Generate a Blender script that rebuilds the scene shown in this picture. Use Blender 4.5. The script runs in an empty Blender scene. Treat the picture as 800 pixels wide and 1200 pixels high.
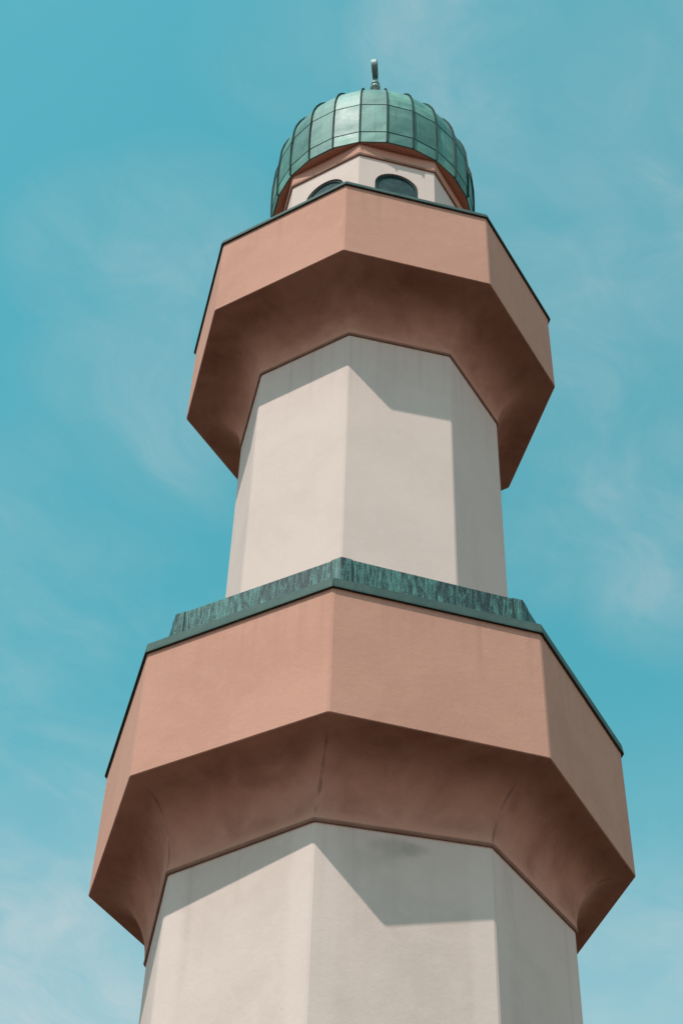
import bpy, math, random
from mathutils import Vector, Matrix
random.seed(7)
R_ = math.radians
scene = bpy.context.scene
col = scene.collection

# ---------------------------------------------------------------- camera
PITCH, YAW, ROLL = 0.808012, -0.0215855, 0.0371517
fwd = Vector((math.sin(YAW)*math.cos(PITCH), math.cos(YAW)*math.cos(PITCH), math.sin(PITCH)))
rt0 = Vector((math.cos(YAW), -math.sin(YAW), 0)); up0 = rt0.cross(fwd)
rt = rt0*math.cos(ROLL) + up0*math.sin(ROLL); up = up0*math.cos(ROLL) - rt0*math.sin(ROLL)
cam = bpy.data.cameras.new('camera'); cam_o = bpy.data.objects.new('camera', cam); col.objects.link(cam_o)
cam.sensor_fit = 'VERTICAL'; cam.sensor_height = 36.0; cam.lens = 1932.035/1200*36.0
cam.clip_start = 0.1; cam.clip_end = 6000
CAM = Vector((0, -14, 1.6))
m = Matrix.Identity(4)
for i in range(3):
    m[i][0] = rt[i]; m[i][1] = up[i]; m[i][2] = -fwd[i]; m[i][3] = CAM[i]
cam_o.matrix_world = m
scene.camera = cam_o
def pix_dir(x, y):                       # photo pixel -> direction in the sky
    return (fwd + rt*((x-400)/1932.035) - up*((y-600)/1932.035)).normalized()

# ---------------------------------------------------------------- sun, sky, exposure
SUN_AZ, SUN_EL = R_(-34.0), R_(60.5)
S = Vector((math.cos(SUN_EL)*math.sin(SUN_AZ), -math.cos(SUN_EL)*math.cos(SUN_AZ), math.sin(SUN_EL)))
sun = bpy.data.lights.new('sun', 'SUN'); sun.energy = 2.75; sun.angle = R_(0.53); sun.color = (1.0, 0.945, 0.89)
sun_o = bpy.data.objects.new('sun', sun); col.objects.link(sun_o)
sun_o.rotation_euler = S.to_track_quat('Z', 'Y').to_euler(); sun_o.location = (-20, -30, 60)
scene.view_settings.view_transform = 'Standard'; scene.view_settings.look = 'None'
scene.view_settings.gamma = 1; scene.view_settings.exposure = 0.42; scene.view_settings.use_curve_mapping = False

world = bpy.data.worlds.new('World'); scene.world = world; world.use_nodes = True
nt = world.node_tree; nt.nodes.clear()
N = nt.nodes.new; L = nt.links.new
def mth(t, op, a, b=None, c=None, clamp=False):
    n = t.nodes.new('ShaderNodeMath'); n.operation = op; n.use_clamp = clamp
    for i, v in enumerate((a, b, c)):
        if v is None: continue
        if isinstance(v, (int, float)): n.inputs[i].default_value = v
        else: t.links.new(v, n.inputs[i])
    return n.outputs[0]
def sstep(t, v, lo, hi, a=0.0, b=1.0):
    n = t.nodes.new('ShaderNodeMapRange'); n.interpolation_type = 'SMOOTHSTEP'
    t.links.new(v, n.inputs['Value'])
    n.inputs['From Min'].default_value = lo; n.inputs['From Max'].default_value = hi
    n.inputs['To Min'].default_value = a; n.inputs['To Max'].default_value = b
    return n.outputs['Result']
def noise(t, vec, scale, detail=4, rough=0.55, dist=0.0, vscale=None, voff=None):
    if vscale is not None or voff is not None:
        mp = t.nodes.new('ShaderNodeMapping'); t.links.new(vec, mp.inputs['Vector'])
        if vscale is not None: mp.inputs['Scale'].default_value = vscale
        if voff is not None: mp.inputs['Location'].default_value = voff
        vec = mp.outputs['Vector']
    n = t.nodes.new('ShaderNodeTexNoise'); t.links.new(vec, n.inputs['Vector'])
    n.inputs['Scale'].default_value = scale; n.inputs['Detail'].default_value = detail
    n.inputs['Roughness'].default_value = rough; n.inputs['Distortion'].default_value = dist
    return n.outputs['Fac']
def mixc(t, fac, a, b, mode='MIX'):
    n = t.nodes.new('ShaderNodeMix'); n.data_type = 'RGBA'; n.blend_type = mode
    for s, v in ((0, fac), (6, a), (7, b)):
        if isinstance(v, (int, float)): n.inputs[s].default_value = v
        elif isinstance(v, tuple): n.inputs[s].default_value = (*v, 1) if len(v) == 3 else v
        else: t.links.new(v, n.inputs[s])
    return n.outputs[2]

sky = N('ShaderNodeTexSky'); sky.sky_type = 'NISHITA'; sky.sun_disc = False
sky.sun_elevation = SUN_EL; sky.sun_rotation = math.atan2(S.x, S.y) % (2*math.pi)
sky.altitude = 0; sky.air_density = 1.0; sky.dust_density = 0.7; sky.ozone_density = 1.0
sep = N('ShaderNodeSeparateColor'); L(sky.outputs[0], sep.inputs[0])
# film-like hue of the photograph: blue turned towards teal, greys left alone
gmix = mth(nt, 'ADD', mth(nt, 'MULTIPLY', sep.outputs[1], 0.34), mth(nt, 'MULTIPLY', sep.outputs[2], 0.62))
cmb = N('ShaderNodeCombineColor'); L(mth(nt, 'MULTIPLY', sep.outputs[0], 0.50), cmb.inputs[0]); L(gmix, cmb.inputs[1]); L(sep.outputs[2], cmb.inputs[2])
tc = N('ShaderNodeTexCoord'); dirv = tc.outputs['Generated']
sx = N('ShaderNodeSeparateXYZ'); L(dirv, sx.inputs[0])
zc = mth(nt, 'MAXIMUM', sx.outputs[2], 0.06)
pl = N('ShaderNodeCombineXYZ'); L(mth(nt, 'DIVIDE', sx.outputs[0], zc), pl.inputs[0]); L(mth(nt, 'DIVIDE', sx.outputs[1], zc), pl.inputs[1])
plv = pl.outputs[0]                       # position on the cirrus layer overhead
warp = N('ShaderNodeTexNoise'); warp.inputs['Scale'].default_value = 2.3; warp.inputs['Detail'].default_value = 4; L(plv, warp.inputs['Vector'])
wv = N('ShaderNodeVectorMath'); wv.operation = 'MULTIPLY_ADD'; L(warp.outputs['Color'], wv.inputs[0]); wv.inputs[1].default_value = (0.42, 0.42, 0); L(plv, wv.inputs[2])
rotm = N('ShaderNodeMapping'); rotm.inputs['Rotation'].default_value = (0, 0, R_(28)); rotm.inputs['Location'].default_value = (0.37, 0.11, 0); L(wv.outputs[0], rotm.inputs['Vector'])
cv = rotm.outputs['Vector']
wisp = sstep(nt, noise(nt, cv, 5.2, 10, 0.60, 0.3, vscale=(1.3, 0.75, 1)), 0.34, 0.78)
fine = sstep(nt, noise(nt, cv, 19.0, 8, 0.66, 0.6, vscale=(1.25, 0.55, 1), voff=(3.1, 1.7, 0)), 0.32, 0.72)
bank = sstep(nt, noise(nt, plv, 1.4, 3, 0.5, 0.3, voff=(0.4, 0.9, 0)), 0.35, 0.70)
banks = [((560, 40), 5.5, .80), ((620, 150), 4.5, .65), ((790, 120), 8.0, .85), ((790, 630), 5.0, .62), ((740, 540), 5.5, .62), ((215, 310), 5.0, .50), ((180, 460), 5.5, .42),
         ((100, 290), 3.5, .40), ((30, 700), 6.0, .30), ((60, 1130), 10.0, .65), ((760, 1190), 6.0, .35), ((680, 380), 6.5, .50), ((640, 640), 3.0, .35), ((330, 60), 4.0, .20)]
acc = None
for (px, py), rad, amp in banks:
    d = pix_dir(px, py)
    dp = N('ShaderNodeVectorMath'); dp.operation = 'DOT_PRODUCT'; L(dirv, dp.inputs[0]); dp.inputs[1].default_value = d
    g = sstep(nt, dp.outputs['Value'], math.cos(R_(rad)), 1.0, 0.0, amp)
    acc = g if acc is None else mth(nt, 'MAXIMUM', acc, g)
low = sstep(nt, sx.outputs[2], 0.66, 0.24, 0.0, 1.0)       # thin veil thickening towards the horizon
cover = mth(nt, 'ADD', mth(nt, 'MULTIPLY', acc, mth(nt, 'ADD', mth(nt, 'MULTIPLY', wisp, 0.66), 0.20)),
            mth(nt, 'MULTIPLY', mth(nt, 'MULTIPLY', bank, wisp), 0.20))
cover = mth(nt, 'MULTIPLY', cover, mth(nt, 'ADD', mth(nt, 'MULTIPLY', fine, 0.32), 0.78))
cover = mth(nt, 'ADD', mth(nt, 'MULTIPLY', cover, 0.70), mth(nt, 'MULTIPLY', low, mth(nt, 'ADD', mth(nt, 'MULTIPLY', wisp, 0.15), 0.85)), clamp=True)
veil = mixc(nt, sstep(nt, sx.outputs[2], 0.50, 0.08), (3.5, 3.6, 3.65), (5.4, 4.95, 4.5))     # paler, brighter haze at the horizon
skyc = mixc(nt, cover, cmb.outputs[0], veil)
bg = N('ShaderNodeBackground'); L(skyc, bg.inputs['Color']); bg.inputs['Strength'].default_value = 0.14
wo = N('ShaderNodeOutputWorld'); L(bg.outputs[0], wo.inputs['Surface'])

# ---------------------------------------------------------------- materials
def new_mat(name):
    mt = bpy.data.materials.new(name); mt.use_nodes = True
    t = mt.node_tree; b = t.nodes['Principled BSDF']
    return mt, t, b
def stucco(name, base, dark, light, edge=None, half=None, stain=None, grain=1.0, crease=None, runs=None, soot_and_shade=None):
    mt, t, b = new_mat(name)
    tc = t.nodes.new('ShaderNodeTexCoord'); ob = tc.outputs['Object']
    big = noise(t, ob, 0.9, 5, 0.6, 0.4)
    med = noise(t, ob, 5.5, 6, 0.62, 0.2)
    strk = noise(t, ob, 1.0, 5, 0.6, 0.2, vscale=(6, 6, 0.35))
    fin = noise(t, ob, 55, 3, 0.7)
    c = mixc(t, sstep(t, big, 0.35, 0.68), base, dark)
    c = mixc(t, mth(t, 'MULTIPLY', sstep(t, med, 0.45, 0.72), 0.45), c, light)
    c = mixc(t, mth(t, 'MULTIPLY', sstep(t, strk, 0.52, 0.78), 0.40), c, dark)
    # small pits and specks
    vo = t.nodes.new('ShaderNodeTexVoronoi'); vo.inputs['Scale'].default_value = 2.6; t.links.new(ob, vo.inputs['Vector'])
    c = mixc(t, mth(t, 'MULTIPLY', sstep(t, vo.outputs['Distance'], 0.030, 0.012), 0.35), c, tuple(v*0.45 for v in base))
    c = mixc(t, mth(t, 'MULTIPLY', sstep(t, fin, 0.42, 0.70), 0.16*grain), c, tuple(v*0.72 for v in base))
    if edge:                              # lighter skim of plaster beside the arrises
        uv = t.nodes.new('ShaderNodeUVMap'); uv.uv_map = 'UVMap'
        su = t.nodes.new('ShaderNodeSeparateXYZ'); t.links.new(uv.outputs[0], su.inputs[0])
        wob = mth(t, 'MULTIPLY', mth(t, 'SUBTRACT', noise(t, ob, 2.2, 4, 0.6), 0.5), 0.12)
        dd = mth(t, 'ADD', mth(t, 'SUBTRACT', half, mth(t, 'ABSOLUTE', su.outputs[0])), wob)
        c = mixc(t, mth(t, 'MULTIPLY', sstep(t, dd, 0.26, 0.17), 0.45), c, edge)
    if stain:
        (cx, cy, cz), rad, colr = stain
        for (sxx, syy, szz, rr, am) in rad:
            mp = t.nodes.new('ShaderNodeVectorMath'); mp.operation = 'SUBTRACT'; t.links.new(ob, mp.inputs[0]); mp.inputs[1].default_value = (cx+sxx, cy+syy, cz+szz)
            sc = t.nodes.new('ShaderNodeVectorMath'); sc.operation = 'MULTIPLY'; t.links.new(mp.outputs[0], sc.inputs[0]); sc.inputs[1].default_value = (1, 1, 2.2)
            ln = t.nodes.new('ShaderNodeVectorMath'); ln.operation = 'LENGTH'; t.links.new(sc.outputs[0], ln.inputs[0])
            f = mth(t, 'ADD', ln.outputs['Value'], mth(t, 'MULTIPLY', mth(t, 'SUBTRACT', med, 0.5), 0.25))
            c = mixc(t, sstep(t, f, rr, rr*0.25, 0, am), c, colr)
    if runs:                              # dirt washed down from a ledge: streaks that start at it and fade out below
        so = t.nodes.new('ShaderNodeSeparateXYZ'); t.links.new(ob, so.inputs[0])
        rn = sstep(t, noise(t, ob, 1.0, 5, 0.6, 0.25, vscale=(8, 8, 0.22), voff=(1.3, 4.1, 0)), 0.50, 0.74)
        for top, ln_ in runs:
            fade = mth(t, 'MULTIPLY', sstep(t, so.outputs[2], top-ln_, top), sstep(t, so.outputs[2], top+0.06, top+0.02))
            c = mixc(t, mth(t, 'MULTIPLY', mth(t, 'MULTIPLY', fade, rn), 0.26), c, tuple(v*0.52 for v in base))
        # faint patches of older repair
        pt = t.nodes.new('ShaderNodeTexVoronoi'); pt.inputs['Scale'].default_value = 0.8; pt.inputs['Randomness'].default_value = 1.0
        pw = t.nodes.new('ShaderNodeVectorMath'); pw.operation = 'ADD'; t.links.new(ob, pw.inputs[0])
        pn = t.nodes.new('ShaderNodeTexNoise'); pn.inputs['Scale'].default_value = 1.6; pn.inputs['Detail'].default_value = 5; t.links.new(ob, pn.inputs['Vector'])
        t.links.new(pn.outputs['Color'], pw.inputs[1]); t.links.new(pw.outputs[0], pt.inputs['Vector'])
        sc_ = t.nodes.new('ShaderNodeSeparateColor'); t.links.new(pt.outputs['Color'], sc_.inputs[0])
        c = mixc(t, mth(t, 'MULTIPLY', sstep(t, sc_.outputs[0], 0.55, 0.95), 0.30), c, light)
    if soot_and_shade:                              # blotchy damp, sooty stains; cove shade is painted into the colour too
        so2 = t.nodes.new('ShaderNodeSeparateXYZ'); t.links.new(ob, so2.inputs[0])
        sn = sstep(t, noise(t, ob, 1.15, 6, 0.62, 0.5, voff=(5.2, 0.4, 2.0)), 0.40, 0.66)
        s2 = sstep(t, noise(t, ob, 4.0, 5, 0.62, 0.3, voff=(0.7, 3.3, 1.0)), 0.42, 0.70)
        for lo, hi in soot_and_shade:
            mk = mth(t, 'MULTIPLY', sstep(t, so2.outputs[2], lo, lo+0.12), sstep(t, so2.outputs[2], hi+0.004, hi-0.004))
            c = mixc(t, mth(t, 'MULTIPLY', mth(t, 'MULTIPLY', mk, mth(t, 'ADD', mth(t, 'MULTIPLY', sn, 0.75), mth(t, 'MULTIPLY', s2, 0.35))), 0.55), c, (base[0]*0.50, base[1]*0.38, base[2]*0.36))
    if crease:                            # hairline cracks along the corners of the coves
        ua = t.nodes.new('ShaderNodeUVMap'); ua.uv_map = 'Across'
        sa = t.nodes.new('ShaderNodeSeparateXYZ'); t.links.new(ua.outputs[0], sa.inputs[0])
        ww = mth(t, 'MULTIPLY', mth(t, 'SUBTRACT', noise(t, ob, 5, 4, 0.6, voff=(9, 2, 4)), 0.5), 0.035)
        line = sstep(t, mth(t, 'ADD', mth(t, 'ABSOLUTE', sa.outputs[0]), ww), 0.993, 1.002)
        zz = None
        for lo, hi in crease:
            q = mth(t, 'MULTIPLY', sstep(t, sa.outputs[1], lo-0.01, lo+0.03), sstep(t, sa.outputs[1], hi, hi-0.06))
            zz = q if zz is None else mth(t, 'MAXIMUM', zz, q)
        brk = sstep(t, noise(t, ob, 3.1, 3, 0.6, voff=(2, 5, 1)), 0.36, 0.52)
        c = mixc(t, mth(t, 'MULTIPLY', mth(t, 'MULTIPLY', line, zz), mth(t, 'MULTIPLY', brk, 0.5)), c, tuple(v*0.25 for v in base))
    t.links.new(c, b.inputs['Base Color'])
    b.inputs['Roughness'].default_value = 0.92; b.inputs['Specular IOR Level'].default_value = 0.2
    h = mth(t, 'ADD', mth(t, 'MULTIPLY', fin, 0.6), mth(t, 'ADD', mth(t, 'MULTIPLY', noise(t, ob, 22, 5, 0.65), 0.8), mth(t, 'MULTIPLY', med, 1.2)))
    bp = t.nodes.new('ShaderNodeBump'); bp.inputs['Strength'].default_value = 0.35*grain; bp.inputs['Distance'].default_value = 0.006
    t.links.new(h, bp.inputs['Height']); t.links.new(bp.outputs[0], b.inputs['Normal'])
    return mt

def patina(name, pale, mid, dark, rough=0.5, streak=True, spec=0.35):
    mt, t, b = new_mat(name)
    tc = t.nodes.new('ShaderNodeTexCoord'); ob = tc.outputs['Object']
    oi = t.nodes.new('ShaderNodeObjectInfo')
    off = t.nodes.new('ShaderNodeVectorMath'); off.operation = 'ADD'; t.links.new(ob, off.inputs[0])
    cb = t.nodes.new('ShaderNodeCombineXYZ')
    for i, k in enumerate((37.0, 91.0, 13.0)): t.links.new(mth(t, 'MULTIPLY', oi.outputs['Random'], k), cb.inputs[i])
    t.links.new(cb.outputs[0], off.inputs[1]); v = off.outputs[0]
    a = noise(t, v, 2.6, 6, 0.6, 0.5)
    s = noise(t, v, 2.0, 6, 0.65, 0.3, vscale=(7, 7, 0.8))
    c = mixc(t, sstep(t, a, 0.32, 0.7), mid, pale)
    if streak: c = mixc(t, mth(t, 'MULTIPLY', sstep(t, s, 0.5, 0.78), 0.6), c, dark)
    c = mixc(t, mth(t, 'MULTIPLY', oi.outputs['Random'], 0.55), c, dark)
    t.links.new(c, b.inputs['Base Color'])
    b.inputs['Metallic'].default_value = 0.0; b.inputs['Specular IOR Level'].default_value = spec
    t.links.new(sstep(t, a, 0.2, 0.8, rough-0.06, rough+0.10), b.inputs['Roughness'])
    bp = t.nodes.new('ShaderNodeBump'); bp.inputs['Strength'].default_value = 0.4; bp.inputs['Distance'].default_value = 0.02
    t.links.new(mth(t, 'ADD', a, mth(t, 'MULTIPLY', noise(t, v, 30, 3), 0.15)), bp.inputs['Height']); t.links.new(bp.outputs[0], b.inputs['Normal'])
    return mt

def streaked_copper(name):                # dark copper with running verdigris
    mt, t, b = new_mat(name)
    uv = t.nodes.new('ShaderNodeUVMap'); uv.uv_map = 'UVMap'
    v = uv.outputs[0]
    a = noise(t, v, 1.0, 3, 0.5, 2.2, vscale=(17, 2.2, 1))
    f = noise(t, v, 1.0, 3, 0.6, 3.2, vscale=(32, 30, 1), voff=(4, 2, 0))
    g = noise(t, v, 1.0, 3, 0.5, 0.4, vscale=(1.6, 1.2, 1), voff=(1, 7, 0))
    k = mth(t, 'ADD', mth(t, 'MULTIPLY', a, 0.60), mth(t, 'ADD', mth(t, 'MULTIPLY', f, 0.60), mth(t, 'MULTIPLY', g, 0.30)))
    c = mixc(t, sstep(t, k, 0.70, 0.80), (0.018, 0.034, 0.037), (0.075, 0.20, 0.175))
    c = mixc(t, sstep(t, k, 0.82, 0.96), c, (0.19, 0.40, 0.345))
    t.links.new(c, b.inputs['Base Color']); b.inputs['Roughness'].default_value = 0.55; b.inputs['Specular IOR Level'].default_value = 0.4
    bp = t.nodes.new('ShaderNodeBump'); bp.inputs['Strength'].default_value = 0.5; bp.inputs['Distance'].default_value = 0.006
    t.links.new(k, bp.inputs['Height']); t.links.new(bp.outputs[0], b.inputs['Normal'])
    return mt

def plain(name, c, rough=0.6, var=0.2, scale=6):
    mt, t, b = new_mat(name)
    tc = t.nodes.new('ShaderNodeTexCoord')
    n = noise(t, tc.outputs['Object'], scale, 6, 0.6, 0.3)
    t.links.new(mixc(t, sstep(t, n, 0.3, 0.7), tuple(v*(1-var) for v in c), tuple(min(1, v*(1+var)) for v in c)), b.inputs['Base Color'])
    b.inputs['Roughness'].default_value = rough; b.inputs['Specular IOR Level'].default_value = 0.15
    return mt

WHITE = (0.80, 0.625, 0.558); WHITE_D = (0.75, 0.585, 0.522); WHITE_L = (0.82, 0.65, 0.585)
PINK = (0.67, 0.342, 0.252); PINK_D = (0.62, 0.312, 0.228); PINK_L = (0.705, 0.370, 0.276)
LS_R, LS_PHI, LS_Z = 2.0972, R_(-10.81), 10.188
US_TOP = 17.66
M = {}
M['white'] = stucco('white_render', WHITE, WHITE_D, WHITE_L, grain=0.6, runs=[(US_TOP, 2.0)])
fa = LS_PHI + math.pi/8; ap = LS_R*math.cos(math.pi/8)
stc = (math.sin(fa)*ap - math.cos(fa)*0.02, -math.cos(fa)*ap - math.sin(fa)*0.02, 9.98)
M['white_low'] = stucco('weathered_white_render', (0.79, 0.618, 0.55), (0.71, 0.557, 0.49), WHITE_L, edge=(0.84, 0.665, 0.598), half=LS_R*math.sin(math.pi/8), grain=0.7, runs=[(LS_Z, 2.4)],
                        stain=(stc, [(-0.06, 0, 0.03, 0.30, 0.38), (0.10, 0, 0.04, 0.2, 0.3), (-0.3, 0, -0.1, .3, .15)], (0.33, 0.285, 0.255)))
M['pink'] = stucco('pink_render', PINK, PINK_D, PINK_L, crease=[(10.2, 10.86)], runs=[(12.37, 1.1), (19.77, 0.9)], soot_and_shade=[(10.2, 10.871), (17.7, 18.343)])
M['lip'] = plain('pink_moulding', (0.36, 0.19, 0.14), 0.85, 0.12)
M['copper'] = patina('dome_patina', (0.20, 0.42, 0.34), (0.10, 0.27, 0.225), (0.035, 0.10, 0.09), 0.54)
M['rib'] = patina('seam_patina', (0.05, 0.11, 0.10), (0.02, 0.045, 0.042), (0.008, 0.016, 0.016), 0.75, True, 0.12)
M['coping'] = patina('coping_patina', (0.11, 0.165, 0.145), (0.07, 0.12, 0.105), (0.04, 0.075, 0.068), 0.65, True, 0.15)
M['streak'] = streaked_copper('running_verdigris')
M['under'] = plain('dark_joint', (0.02, 0.025, 0.025), 0.9)
M['shutter'] = plain('shutter_green', (0.032, 0.075, 0.08), 0.75, 0.25, 9)
M['frame'] = plain('frame_green', (0.03, 0.065, 0.065), 0.75, 0.2, 9)
M['finial'] = patina('finial_patina', (0.34, 0.50, 0.44), (0.16, 0.28, 0.24), (0.05, 0.09, 0.08), 0.35)
M['ground'] = plain('trodden_earth_and_grass', (0.030, 0.020, 0.013), 0.95, 0.4, 0.35)
M['paving'] = plain('paving', (0.055, 0.038, 0.027), 0.9, 0.25, 1.3)

# ---------------------------------------------------------------- helpers
def obj(name, verts, faces, mat, parent=None, uvs=None, smooth=False, recalc=True, extra=None):
    me = bpy.data.meshes.new(name); me.from_pydata([tuple(v) for v in verts], [], faces)
    if uvs:
        lay = me.uv_layers.new(name='UVMap')
        for poly, u in zip(me.polygons, uvs):
            for li, q in zip(poly.loop_indices, u): lay.data[li].uv = q
    if extra:                              # position across each side, -1..1, for creases at the corners
        lay = me.uv_layers.new(name='Across')
        for i, q in enumerate(extra): lay.data[i].uv = q
    if recalc:
        import bmesh
        bm = bmesh.new(); bm.from_mesh(me); bmesh.ops.recalc_face_normals(bm, faces=bm.faces); bm.to_mesh(me); bm.free()
    me.materials.append(mat)
    if smooth:
        for p in me.polygons: p.use_smooth = True
    o = bpy.data.objects.new(name, me); col.objects.link(o)
    if parent: o.parent = parent
    return o
def copy_of(src, parent, rotz):
    c = src.copy(); col.objects.link(c); c.parent = parent; c.rotation_euler = (0, 0, rotz); return c
def octo(R, phi, z, ch=0.014):
    """sixteen points: every corner cut by a small arris; phi is the angle of the corner facing -y"""
    out = []
    half = R*math.sin(math.pi/8); apo = R*math.cos(math.pi/8)
    ch = min(ch, half*0.2)
    for k in range(8):
        a = phi + (k+0.5)*math.pi/4
        n = Vector((math.sin(a), -math.cos(a), 0)); t = Vector((math.cos(a), math.sin(a), 0))
        for u in (-half+ch, half-ch):
            v = n*apo + t*u; out.append((Vector((v.x, v.y, z)), u))
    return out
def loft(name, rings, mat, parent, closed=True, cap=True):
    """rings of (R, phi, z) swept into one octagonal solid"""
    V, F, U, W = [], [], [], []
    rr = [octo(*r) for r in rings]
    for r in rr: V += [p for p, _ in r]
    n = len(rings)
    for i in range(n if closed else n-1):
        j = (i+1) % n
        for q in range(16):
            q2 = (q+1) % 16
            F.append((i*16+q, i*16+q2, j*16+q2, j*16+q))
            zi, zj = rings[i][2], rings[j][2]
            ua, ub = rr[i][q][1], rr[i][q2][1]; uc, ud = rr[j][q2][1], rr[j][q][1]
            if q % 2 == 1: ub = ua; uc = ud
            U.append(((ua, zi), (ub, zi), (uc, zj), (ud, zj)))
            W += [(-1, zi), (1, zi), (1, zj), (-1, zj)] if q % 2 == 0 else [(1, zi), (1, zi), (1, zj), (1, zj)]
    if not closed and cap:
        F.append(tuple(range(15, -1, -1))); U.append([(0, 0)]*16)
        F.append(tuple((n-1)*16+q for q in range(16))); U.append([(0, 0)]*16)
    o = obj(name, V, F, mat, parent, U, extra=W)
    return o
def lathe(name, prof, mat, parent, seg=32, smooth=True):
    V, F = [], []
    for r, z in prof:
        for k in range(seg):
            a = 2*math.pi*k/seg; V.append((r*math.cos(a), r*math.sin(a), z))
    for i in range(len(prof)-1):
        for k in range(seg):
            k2 = (k+1) % seg; F.append((i*seg+k, i*seg+k2, (i+1)*seg+k2, (i+1)*seg+k))
    F.append(tuple(range(seg-1, -1, -1))); F.append(tuple((len(prof)-1)*seg+k for k in range(seg)))
    return obj(name, V, F, mat, parent, smooth=smooth)
def side_piece(name, prof, mat, parent, phi, u_fun, gap=0.003):
    """a straight piece along one octagon side, mitred: prof is [(R_circum, z)] outline; ends follow the corners"""
    V, F, U = [], [], []
    n = len(prof)
    for sgn in (-1, 1):
        for Rr, z in prof:
            apo = Rr*math.cos(math.pi/8); half = u_fun(Rr) - gap
            V.append((math.cos(math.pi/8+phi)*0 + sgn*half, -apo, z))
    # local frame: face normal -y ; rotated into place by the object
    for i in range(n):
        j = (i+1) % n
        F.append((i, j, n+j, n+i)); U.append(((V[i][0], V[i][2]), (V[j][0], V[j][2]), (V[n+j][0], V[n+j][2]), (V[n+i][0], V[n+i][2])))
    F.append(tuple(range(n-1, -1, -1))); U.append([(0, 0)]*n)
    F.append(tuple(n+i for i in range(n))); U.append([(0, 0)]*n)
    return obj(name, V, F, mat, parent, U)

# ---------------------------------------------------------------- ground
def sheet(name, size, z, mat, n=1):
    o = obj(name, [(-size, -size, z), (size, -size, z), (size, size, z), (-size, size, z)], [(0, 1, 2, 3)], mat, recalc=False)
    o['kind'] = 'structure'; return o
sheet('ground', 2500, 0.0, M['ground'])
pav = []
o = obj('paving', [p for p, _ in octo(5.0, LS_PHI, 0.004)], [tuple(range(16))], M['paving'], recalc=False); o['kind'] = 'structure'

# ---------------------------------------------------------------- the minaret
tower = bpy.data.objects.new('minaret', None); col.objects.link(tower)
tower['label'] = 'octagonal white minaret with two pink balconies and green copper dome'; tower['category'] = 'minaret'

# shafts
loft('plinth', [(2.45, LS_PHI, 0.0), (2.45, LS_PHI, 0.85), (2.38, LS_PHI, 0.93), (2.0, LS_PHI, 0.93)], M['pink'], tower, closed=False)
loft('shaft', [(LS_R, LS_PHI, 0.90), (LS_R, LS_PHI, LS_Z+0.05)], M['white_low'], tower, closed=False)
US_R, US_PHI, US_Z = 1.6646, R_(-8.78), 17.686
loft('shaft', [(US_R, US_PHI, 11.3), (US_R, US_PHI, US_Z+0.05)], M['white'], tower, closed=False)

def balcony(Rs, phs, zs, Rp, php, zb, zt, rin, floor, label):
    """cove swelling out of the shaft, flat soffit, upright parapet, inner face and floor"""
    rings = [(Rs-0.06, phs, zs), (Rs+0.022, phs, zs)]
    fl = 0.20                              # width of the flat soffit, share of the overhang
    x0, x1 = Rs+0.022, Rp - (Rp-Rs)*fl
    z0, z1 = zs + 0.03, zb - 0.012
    n = 30
    for i in range(n+1):
        t = i/n*math.pi/2
        f = i/n
        rings.append((x0 + (x1-x0)*(1-math.cos(t)), phs+(php-phs)*f, z0 + (z1-z0)*math.sin(t)))
    rings += [(Rp-0.010, php, zb-0.002), (Rp, php, zb+0.006), (Rp, php, zt), (rin, php, zt), (rin, php, floor), (Rs-0.2, php, floor)]
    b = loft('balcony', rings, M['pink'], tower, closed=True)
    for p in b.data.polygons: p.use_smooth = True
    b.data.set_sharp_from_angle(angle=R_(14))
    b['label'] = label
    loft('lip', [(Rs-0.03, phs, zs-0.026), (Rs+0.020, phs, zs-0.026), (Rs+0.030, phs, zs-0.010), (Rs+0.028, phs, zs+0.008), (Rs-0.03, phs, zs+0.008)], M['lip'], b)
    return b
LB_R, LB_PHI = 2.7292, R_(-6.2)
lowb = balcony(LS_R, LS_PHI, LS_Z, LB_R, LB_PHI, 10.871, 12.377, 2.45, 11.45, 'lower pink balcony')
UB_R, UB_PHI = 2.4510, R_(-8.1)
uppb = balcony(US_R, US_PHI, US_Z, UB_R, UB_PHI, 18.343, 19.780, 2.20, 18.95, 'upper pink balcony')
TAN = math.tan(math.pi/8)
halfw = lambda Rr: Rr*math.sin(math.pi/8)
def ring_of(make, phi, parent):
    first = make(); first.rotation_euler = (0, 0, phi + math.pi/8)
    for k in range(1, 8): copy_of(first, parent, phi + math.pi/8 + k*math.pi/4)
# copings, one length per side, bent copper with a drip edge
ring_of(lambda: side_piece('coping', [(LB_R+0.030, 12.372), (LB_R+0.030, 12.392), (LB_R+0.016, 12.492), (2.42, 12.504), (2.42, 12.372), (LB_R-0.05, 12.379), (LB_R+0.010, 12.379)], M['coping'], lowb, LB_PHI, halfw), LB_PHI, lowb)
ring_of(lambda: side_piece('coping', [(UB_R+0.030, 19.776), (UB_R+0.032, 19.790), (UB_R+0.022, 19.845), (2.16, 19.872), (2.16, 19.776), (UB_R-0.05, 19.782), (UB_R+0.010, 19.782)], M['coping'], uppb, UB_PHI, halfw), UB_PHI, uppb)
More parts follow.
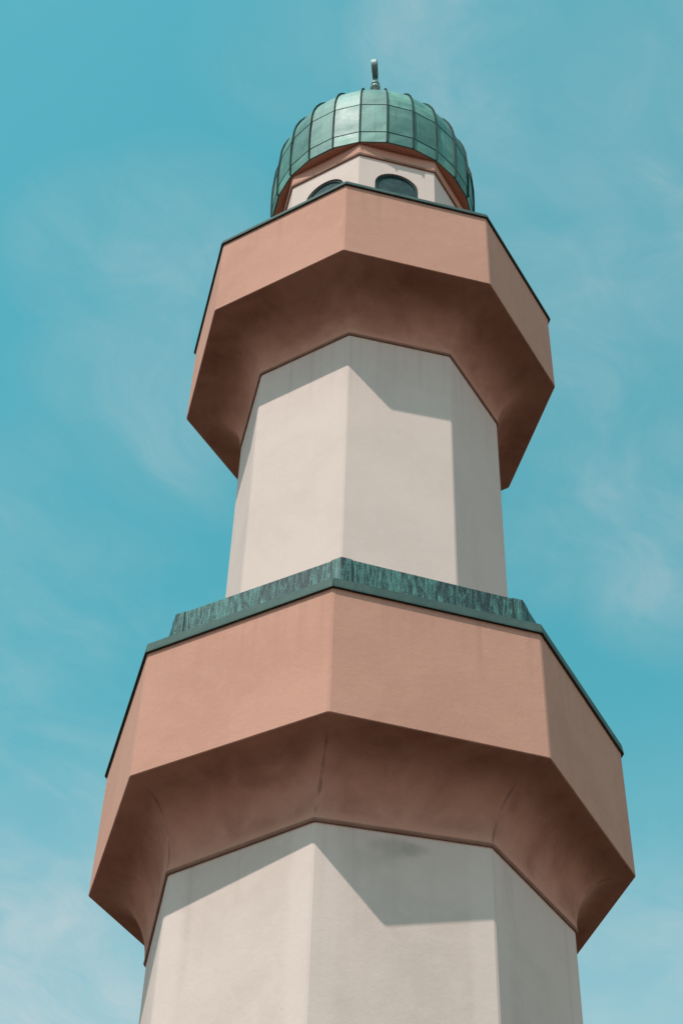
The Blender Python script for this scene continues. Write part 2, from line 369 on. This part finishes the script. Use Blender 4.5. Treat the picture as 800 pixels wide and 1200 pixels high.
# copper upstand on the lower balcony: a sheet per side and a bent flashing on each corner
UPR, UPP = 2.4842, R_(-5.33)
ring_of(lambda: side_piece('upstand_sheet', [(UPR, 12.44), (UPR, 13.013), (UPR-0.05, 13.02), (UPR-0.05, 12.44)], M['streak'], lowb, UPP, halfw), UPP, lowb)
def flashing():
    """bent strip wrapping a corner; local corner at -y"""
    V, F, U = [], [], []
    w = 0.105
    for (off, z) in ((0.007, 12.46), (0.007, 13.019), (-0.004, 13.024), (-0.004, 12.46)):
        Rr = UPR + off; apo = Rr*math.cos(math.pi/8); half = Rr*math.sin(math.pi/8)
        for s in (-1, 0, 1):
            if s == 0: V.append((0, -Rr, z)); continue
            a = s*math.pi/8; n = Vector((math.sin(a), -math.cos(a), 0)); t = Vector((math.cos(a), math.sin(a), 0))
            p = n*apo + t*(-s*(half-w)); V.append((p.x, p.y, z))
    for i in range(4):
        j = (i+1) % 4
        for q in (0, 1):
            F.append((i*3+q, i*3+q+1, j*3+q+1, j*3+q)); U.append([((V[x][0])+5.3, V[x][2]) for x in F[-1]])
    F.append((0, 3, 6, 9)); F.append((2, 5, 8, 11)); U += [[(0, 0)]*4]*2
    for s in (-1, 1):                      # folded hem standing up along each edge of the strip
        a = s*math.pi/8; n = Vector((math.sin(a), -math.cos(a), 0)); t = Vector((math.cos(a), math.sin(a), 0))
        Rr = UPR; apo = Rr*math.cos(math.pi/8); half = Rr*math.sin(math.pi/8); b0 = len(V)
        for z in (12.46, 13.006):
            for (d, e) in ((0.001, -0.004), (0.001, 0.008), (0.011, 0.008), (0.011, -0.004)):
                p = n*(apo+d) + t*(-s*(half-w-e)); V.append((p.x, p.y, z))
        for q in range(4): F.append((b0+q, b0+(q+1) % 4, b0+4+(q+1) % 4, b0+4+q)); U.append([(9.1, 1.3)]*4)
        F.append((b0, b0+1, b0+2, b0+3)); F.append((b0+4, b0+5, b0+6, b0+7)); U += [[(9.1, 1.3)]*4]*2
    return obj('corner_flashing', V, F, M['streak'], lowb, U)
first = flashing(); first.rotation_euler = (0, 0, UPP)
for k in range(1, 8): copy_of(first, lowb, UPP + k*math.pi/4)

# ---------------------------------------------------------------- lantern
LA_PHI = R_(-8.2); LA_R = 1.450
def lantern_wall():
    V, F = [], []
    zb, zt, zsill, spring, hw = 18.9, 22.45, 20.35, 21.535, 0.315
    half = LA_R*math.sin(math.pi/8); apo = LA_R*math.cos(math.pi/8); dep = 0.06
    for k in range(8):
        a = LA_PHI + (k+0.5)*math.pi/4
        n = Vector((math.sin(a), -math.cos(a), 0)); t = Vector((math.cos(a), math.sin(a), 0))
        def P(u, z, d=0.0):
            v = n*(apo-d) + t*u; V.append((v.x, v.y, z)); return len(V)-1
        def quad(*q): F.append(tuple(P(*x) for x in q))
        arch = [(hw*math.cos(math.pi*(1-i/16)), spring + hw*math.sin(math.pi*(1-i/16))) for i in range(17)]
        quad((-half, zb), (half, zb), (half, zsill), (-half, zsill))
        quad((-half, zsill), (-hw, zsill), (-hw, spring), (-half, spring))
        quad((hw, zsill), (half, zsill), (half, spring), (hw, spring))
        quad((-half, spring), (-hw, spring), (-hw, zt), (-half, zt)); quad((hw, spring), (half, spring), (half, zt), (hw, zt))
        for i in range(16):
            (u0, z0), (u1, z1) = arch[i], arch[i+1]
            quad((u0, z0), (u1, z1), (u1, zt), (u0, zt))
            quad((u0, z0), (u1, z1), (u1, z1, dep), (u0, z0, dep))
        quad((-hw, zsill), (-hw, spring), (-hw, spring, dep), (-hw, zsill, dep)); quad((hw, zsill), (hw, spring), (hw, spring, dep), (hw, zsill, dep))
        quad((-hw, zsill), (hw, zsill), (hw, zsill, dep), (-hw, zsill, dep))
    import bmesh
    o = obj('lantern', V, F, M['white'], tower, recalc=False)
    bm = bmesh.new(); bm.from_mesh(o.data); bmesh.ops.remove_doubles(bm, verts=bm.verts, dist=0.0004); bmesh.ops.recalc_face_normals(bm, faces=bm.faces); bm.to_mesh(o.data); bm.free()
    return o
lantern = lantern_wall()
def arch_outline(hw, zs, spring, n=18):
    return [(-hw, zs)] + [(hw*math.cos(math.pi*(1-i/n)), spring + hw*math.sin(math.pi*(1-i/n))) for i in range(n+1)] + [(hw, zs)]
LAP = LA_R*math.cos(math.pi/8)
def extrude_outline(name, pts, y0, y1, mat, parent, inner=None):
    V, F = [], []
    n = len(pts)
    if inner is None:
        V = [(u, y0, z) for u, z in pts] + [(u, y1, z) for u, z in pts]
        F = [tuple(range(n)), tuple(range(2*n-1, n-1, -1))] + [(i, (i+1) % n, n+(i+1) % n, n+i) for i in range(n)]
    else:
        V = [(u, y0, z) for u, z in pts] + [(u, y1, z) for u, z in pts] + [(u, y0, z) for u, z in inner] + [(u, y1, z) for u, z in inner]
        for i in range(n):
            j = (i+1) % n
            F += [(i, j, n+j, n+i), (2*n+i, 2*n+j, 3*n+j, 3*n+i), (i, j, 2*n+j, 2*n+i), (n+i, n+j, 3*n+j, 3*n+i)]
    return obj(name, V, F, mat, parent)
wf = extrude_outline('window_frame', arch_outline(0.312, 20.353, 21.535), -LAP+0.018, -LAP+0.058, M['frame'], lantern, arch_outline(0.275, 20.39, 21.535))
wp = extrude_outline('window_shutter', arch_outline(0.274, 20.391, 21.535), -LAP+0.032, -LAP+0.055, M['shutter'], lantern)
for src in (wf, wp):
    src.rotation_euler = (0, 0, LA_PHI + math.pi/8)
    for k in range(1, 8): copy_of(src, lantern, LA_PHI + math.pi/8 + k*math.pi/4)
# pink band with a small moulding below the eave
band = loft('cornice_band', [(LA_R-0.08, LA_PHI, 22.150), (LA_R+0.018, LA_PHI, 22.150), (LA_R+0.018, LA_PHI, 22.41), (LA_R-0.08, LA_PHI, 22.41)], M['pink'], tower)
loft('lip', [(LA_R-0.02, LA_PHI, 22.125), (LA_R+0.026, LA_PHI, 22.125), (LA_R+0.032, LA_PHI, 22.162), (LA_R+0.016, LA_PHI, 22.172), (LA_R-0.02, LA_PHI, 22.172)], M['lip'], band)

# ---------------------------------------------------------------- dome: 24 gores of copper sheet
DPHI = R_(-8.1)
prof = [(1.498, 22.400), (1.505, 22.53), (1.510, 22.670), (1.516, 22.90), (1.517, 23.15), (1.503, 23.447)]
for i in range(1, 11):
    t = R_(6.6*i); prof.append((1.503*math.cos(t), 23.447 + 1.56*math.sin(t)))
prof += [(0.44, 25.05), (0.28, 25.28), (0.15, 25.52), (0.08, 25.75)]
rows = [(0, 2), (2, 5), (5, 11), (11, 15), (15, len(prof)-1)]
SEG = 24; GA = 2*math.pi/SEG
def gore_solid(name, prof, mat, parent, inset):
    V, F = [], []
    for r, z in prof:
        for k in range(SEG):
            a = DPHI + k*GA; V.append(((r-inset)*math.sin(a), -(r-inset)*math.cos(a), z))
    n = len(prof)
    for i in range(n-1):
        for k in range(SEG):
            k2 = (k+1) % SEG; F.append((i*SEG+k, i*SEG+k2, (i+1)*SEG+k2, (i+1)*SEG+k))
    F.append(tuple((n-1)*SEG+k for k in range(SEG)))
    F.append(tuple(range(SEG)))
    return obj(name, V, F, mat, parent)
dome = gore_solid('dome', [(r-0.02 if i == 0 else r, z+0.03 if i == 0 else z) for i, (r, z) in enumerate(prof)], M['under'], tower, 0.022)
soff = gore_solid('soffit', [(1.482, 22.404), (1.482, 22.426)], M['pink'], dome, 0.0)
def panel(row):
    i0, i1 = rows[row]
    pts = prof[i0:i1+1]
    V, F = [], []
    m_ = len(pts)
    for layer in (0, 1):
        for j, (r, z) in enumerate(pts):
            f = j/(m_-1)
            o_ = (0.008*(1-f) + 0.001) if layer == 0 else -0.014
            zz = z + (0.004 if j == m_-1 else 0) - (0.006 if j == 0 and row > 0 else 0)
            rr = max(r + o_, 0.01)
            w = rr*math.sin(GA/2) - min(0.006, rr*0.05); d = rr*math.cos(GA/2)
            for s in (-1, 0, 1):
                V.append((s*w, -(d + (0.004 if s == 0 and 0 < j < m_-1 else 0)), zz))
    q = m_*3
    for j in range(m_-1):
        for s in (0, 1):
            F.append((j*3+s, j*3+s+1, j*3+s+4, j*3+s+3)); F.append((q+j*3+s, q+j*3+s+1, q+j*3+s+4, q+j*3+s+3))
        F.append((j*3, (j+1)*3, q+(j+1)*3, q+j*3)); F.append((j*3+2, (j+1)*3+2, q+(j+1)*3+2, q+j*3+2))
    for e in (0, m_-1):
        for s in (0, 1): F.append((e*3+s, e*3+s+1, q+e*3+s+1, q+e*3+s))
    return obj('copper_sheet', V, F, M['copper'], dome, smooth=False)
for row in range(len(rows)):
    src = panel(row); src.rotation_euler = (0, 0, DPHI + GA/2)
    for k in range(1, SEG): copy_of(src, dome, DPHI + GA/2 + k*GA)
def seam():
    V, F = [], []
    w = 0.0065
    m_ = len(prof)
    for j, (r, z) in enumerate(prof):
        a = prof[max(0, j-1)]; b = prof[min(m_-1, j+1)]
        tn = Vector((b[0]-a[0], b[1]-a[1])).normalized(); nn = Vector((tn.y, -tn.x))
        h = 0.034 if r > 0.3 else 0.02
        ww = min(w, r*0.08)
        for (s, e) in ((-1, -0.02), (1, -0.02), (1, h), (-1, h)):
            V.append((s*ww, -(r + nn.x*e), z + nn.y*e))
    for j in range(m_-1):
        for s in range(4): F.append((j*4+s, j*4+(s+1) % 4, (j+1)*4+(s+1) % 4, (j+1)*4+s))
    F.append((0, 1, 2, 3)); F.append(tuple((m_-1)*4+s for s in range(4)))
    return obj('standing_seam', V, F, M['rib'], dome)
src = seam(); src.rotation_euler = (0, 0, DPHI)
for k in range(1, SEG): copy_of(src, dome, DPHI + k*GA)

# ---------------------------------------------------------------- finial: collar, stem, knob and crescent
fin = lathe('finial', [(0.10, 25.70), (0.12, 25.74), (0.12, 25.80), (0.07, 25.84), (0.045, 25.95), (0.045, 26.52), (0.075, 26.55), (0.088, 26.585), (0.075, 26.62), (0.05, 26.635), (0.05, 26.66), (0.075, 26.68), (0.075, 26.71), (0.05, 26.73), (0.04, 26.88)], M['finial'], tower, 24)
def crescent():
    """flat-strip crescent standing on the stem, open towards the back"""
    V, F = [], []
    Ro = 0.235
    n = 44
    for i in range(n+1):
        f = i/n
        a = R_(-150 + f*290)                   # from behind the stem, under, up the near side and over the top
        th = 0.012 + 0.06*math.sin(math.pi*f)**1.2
        w = 0.042*min(1.0, 0.45 + 2.2*min(f+0.1, 1-f))
        for (rr, sg) in ((Ro, -1), (Ro, 1), (Ro-th, 1), (Ro-th, -1)):
            V.append((sg*w, -rr*math.cos(a), Ro + rr*math.sin(a)))
    for i in range(n):
        for q in range(4): F.append((i*4+q, i*4+(q+1) % 4, (i+1)*4+(q+1) % 4, (i+1)*4+q))
    F.append((0, 1, 2, 3)); F.append(tuple(n*4+q for q in range(4)))
    return obj('crescent', V, F, M['finial'], fin)
cr = crescent(); cr.location = (0, 0, 26.86); cr.rotation_euler = (0, 0, R_(-9))
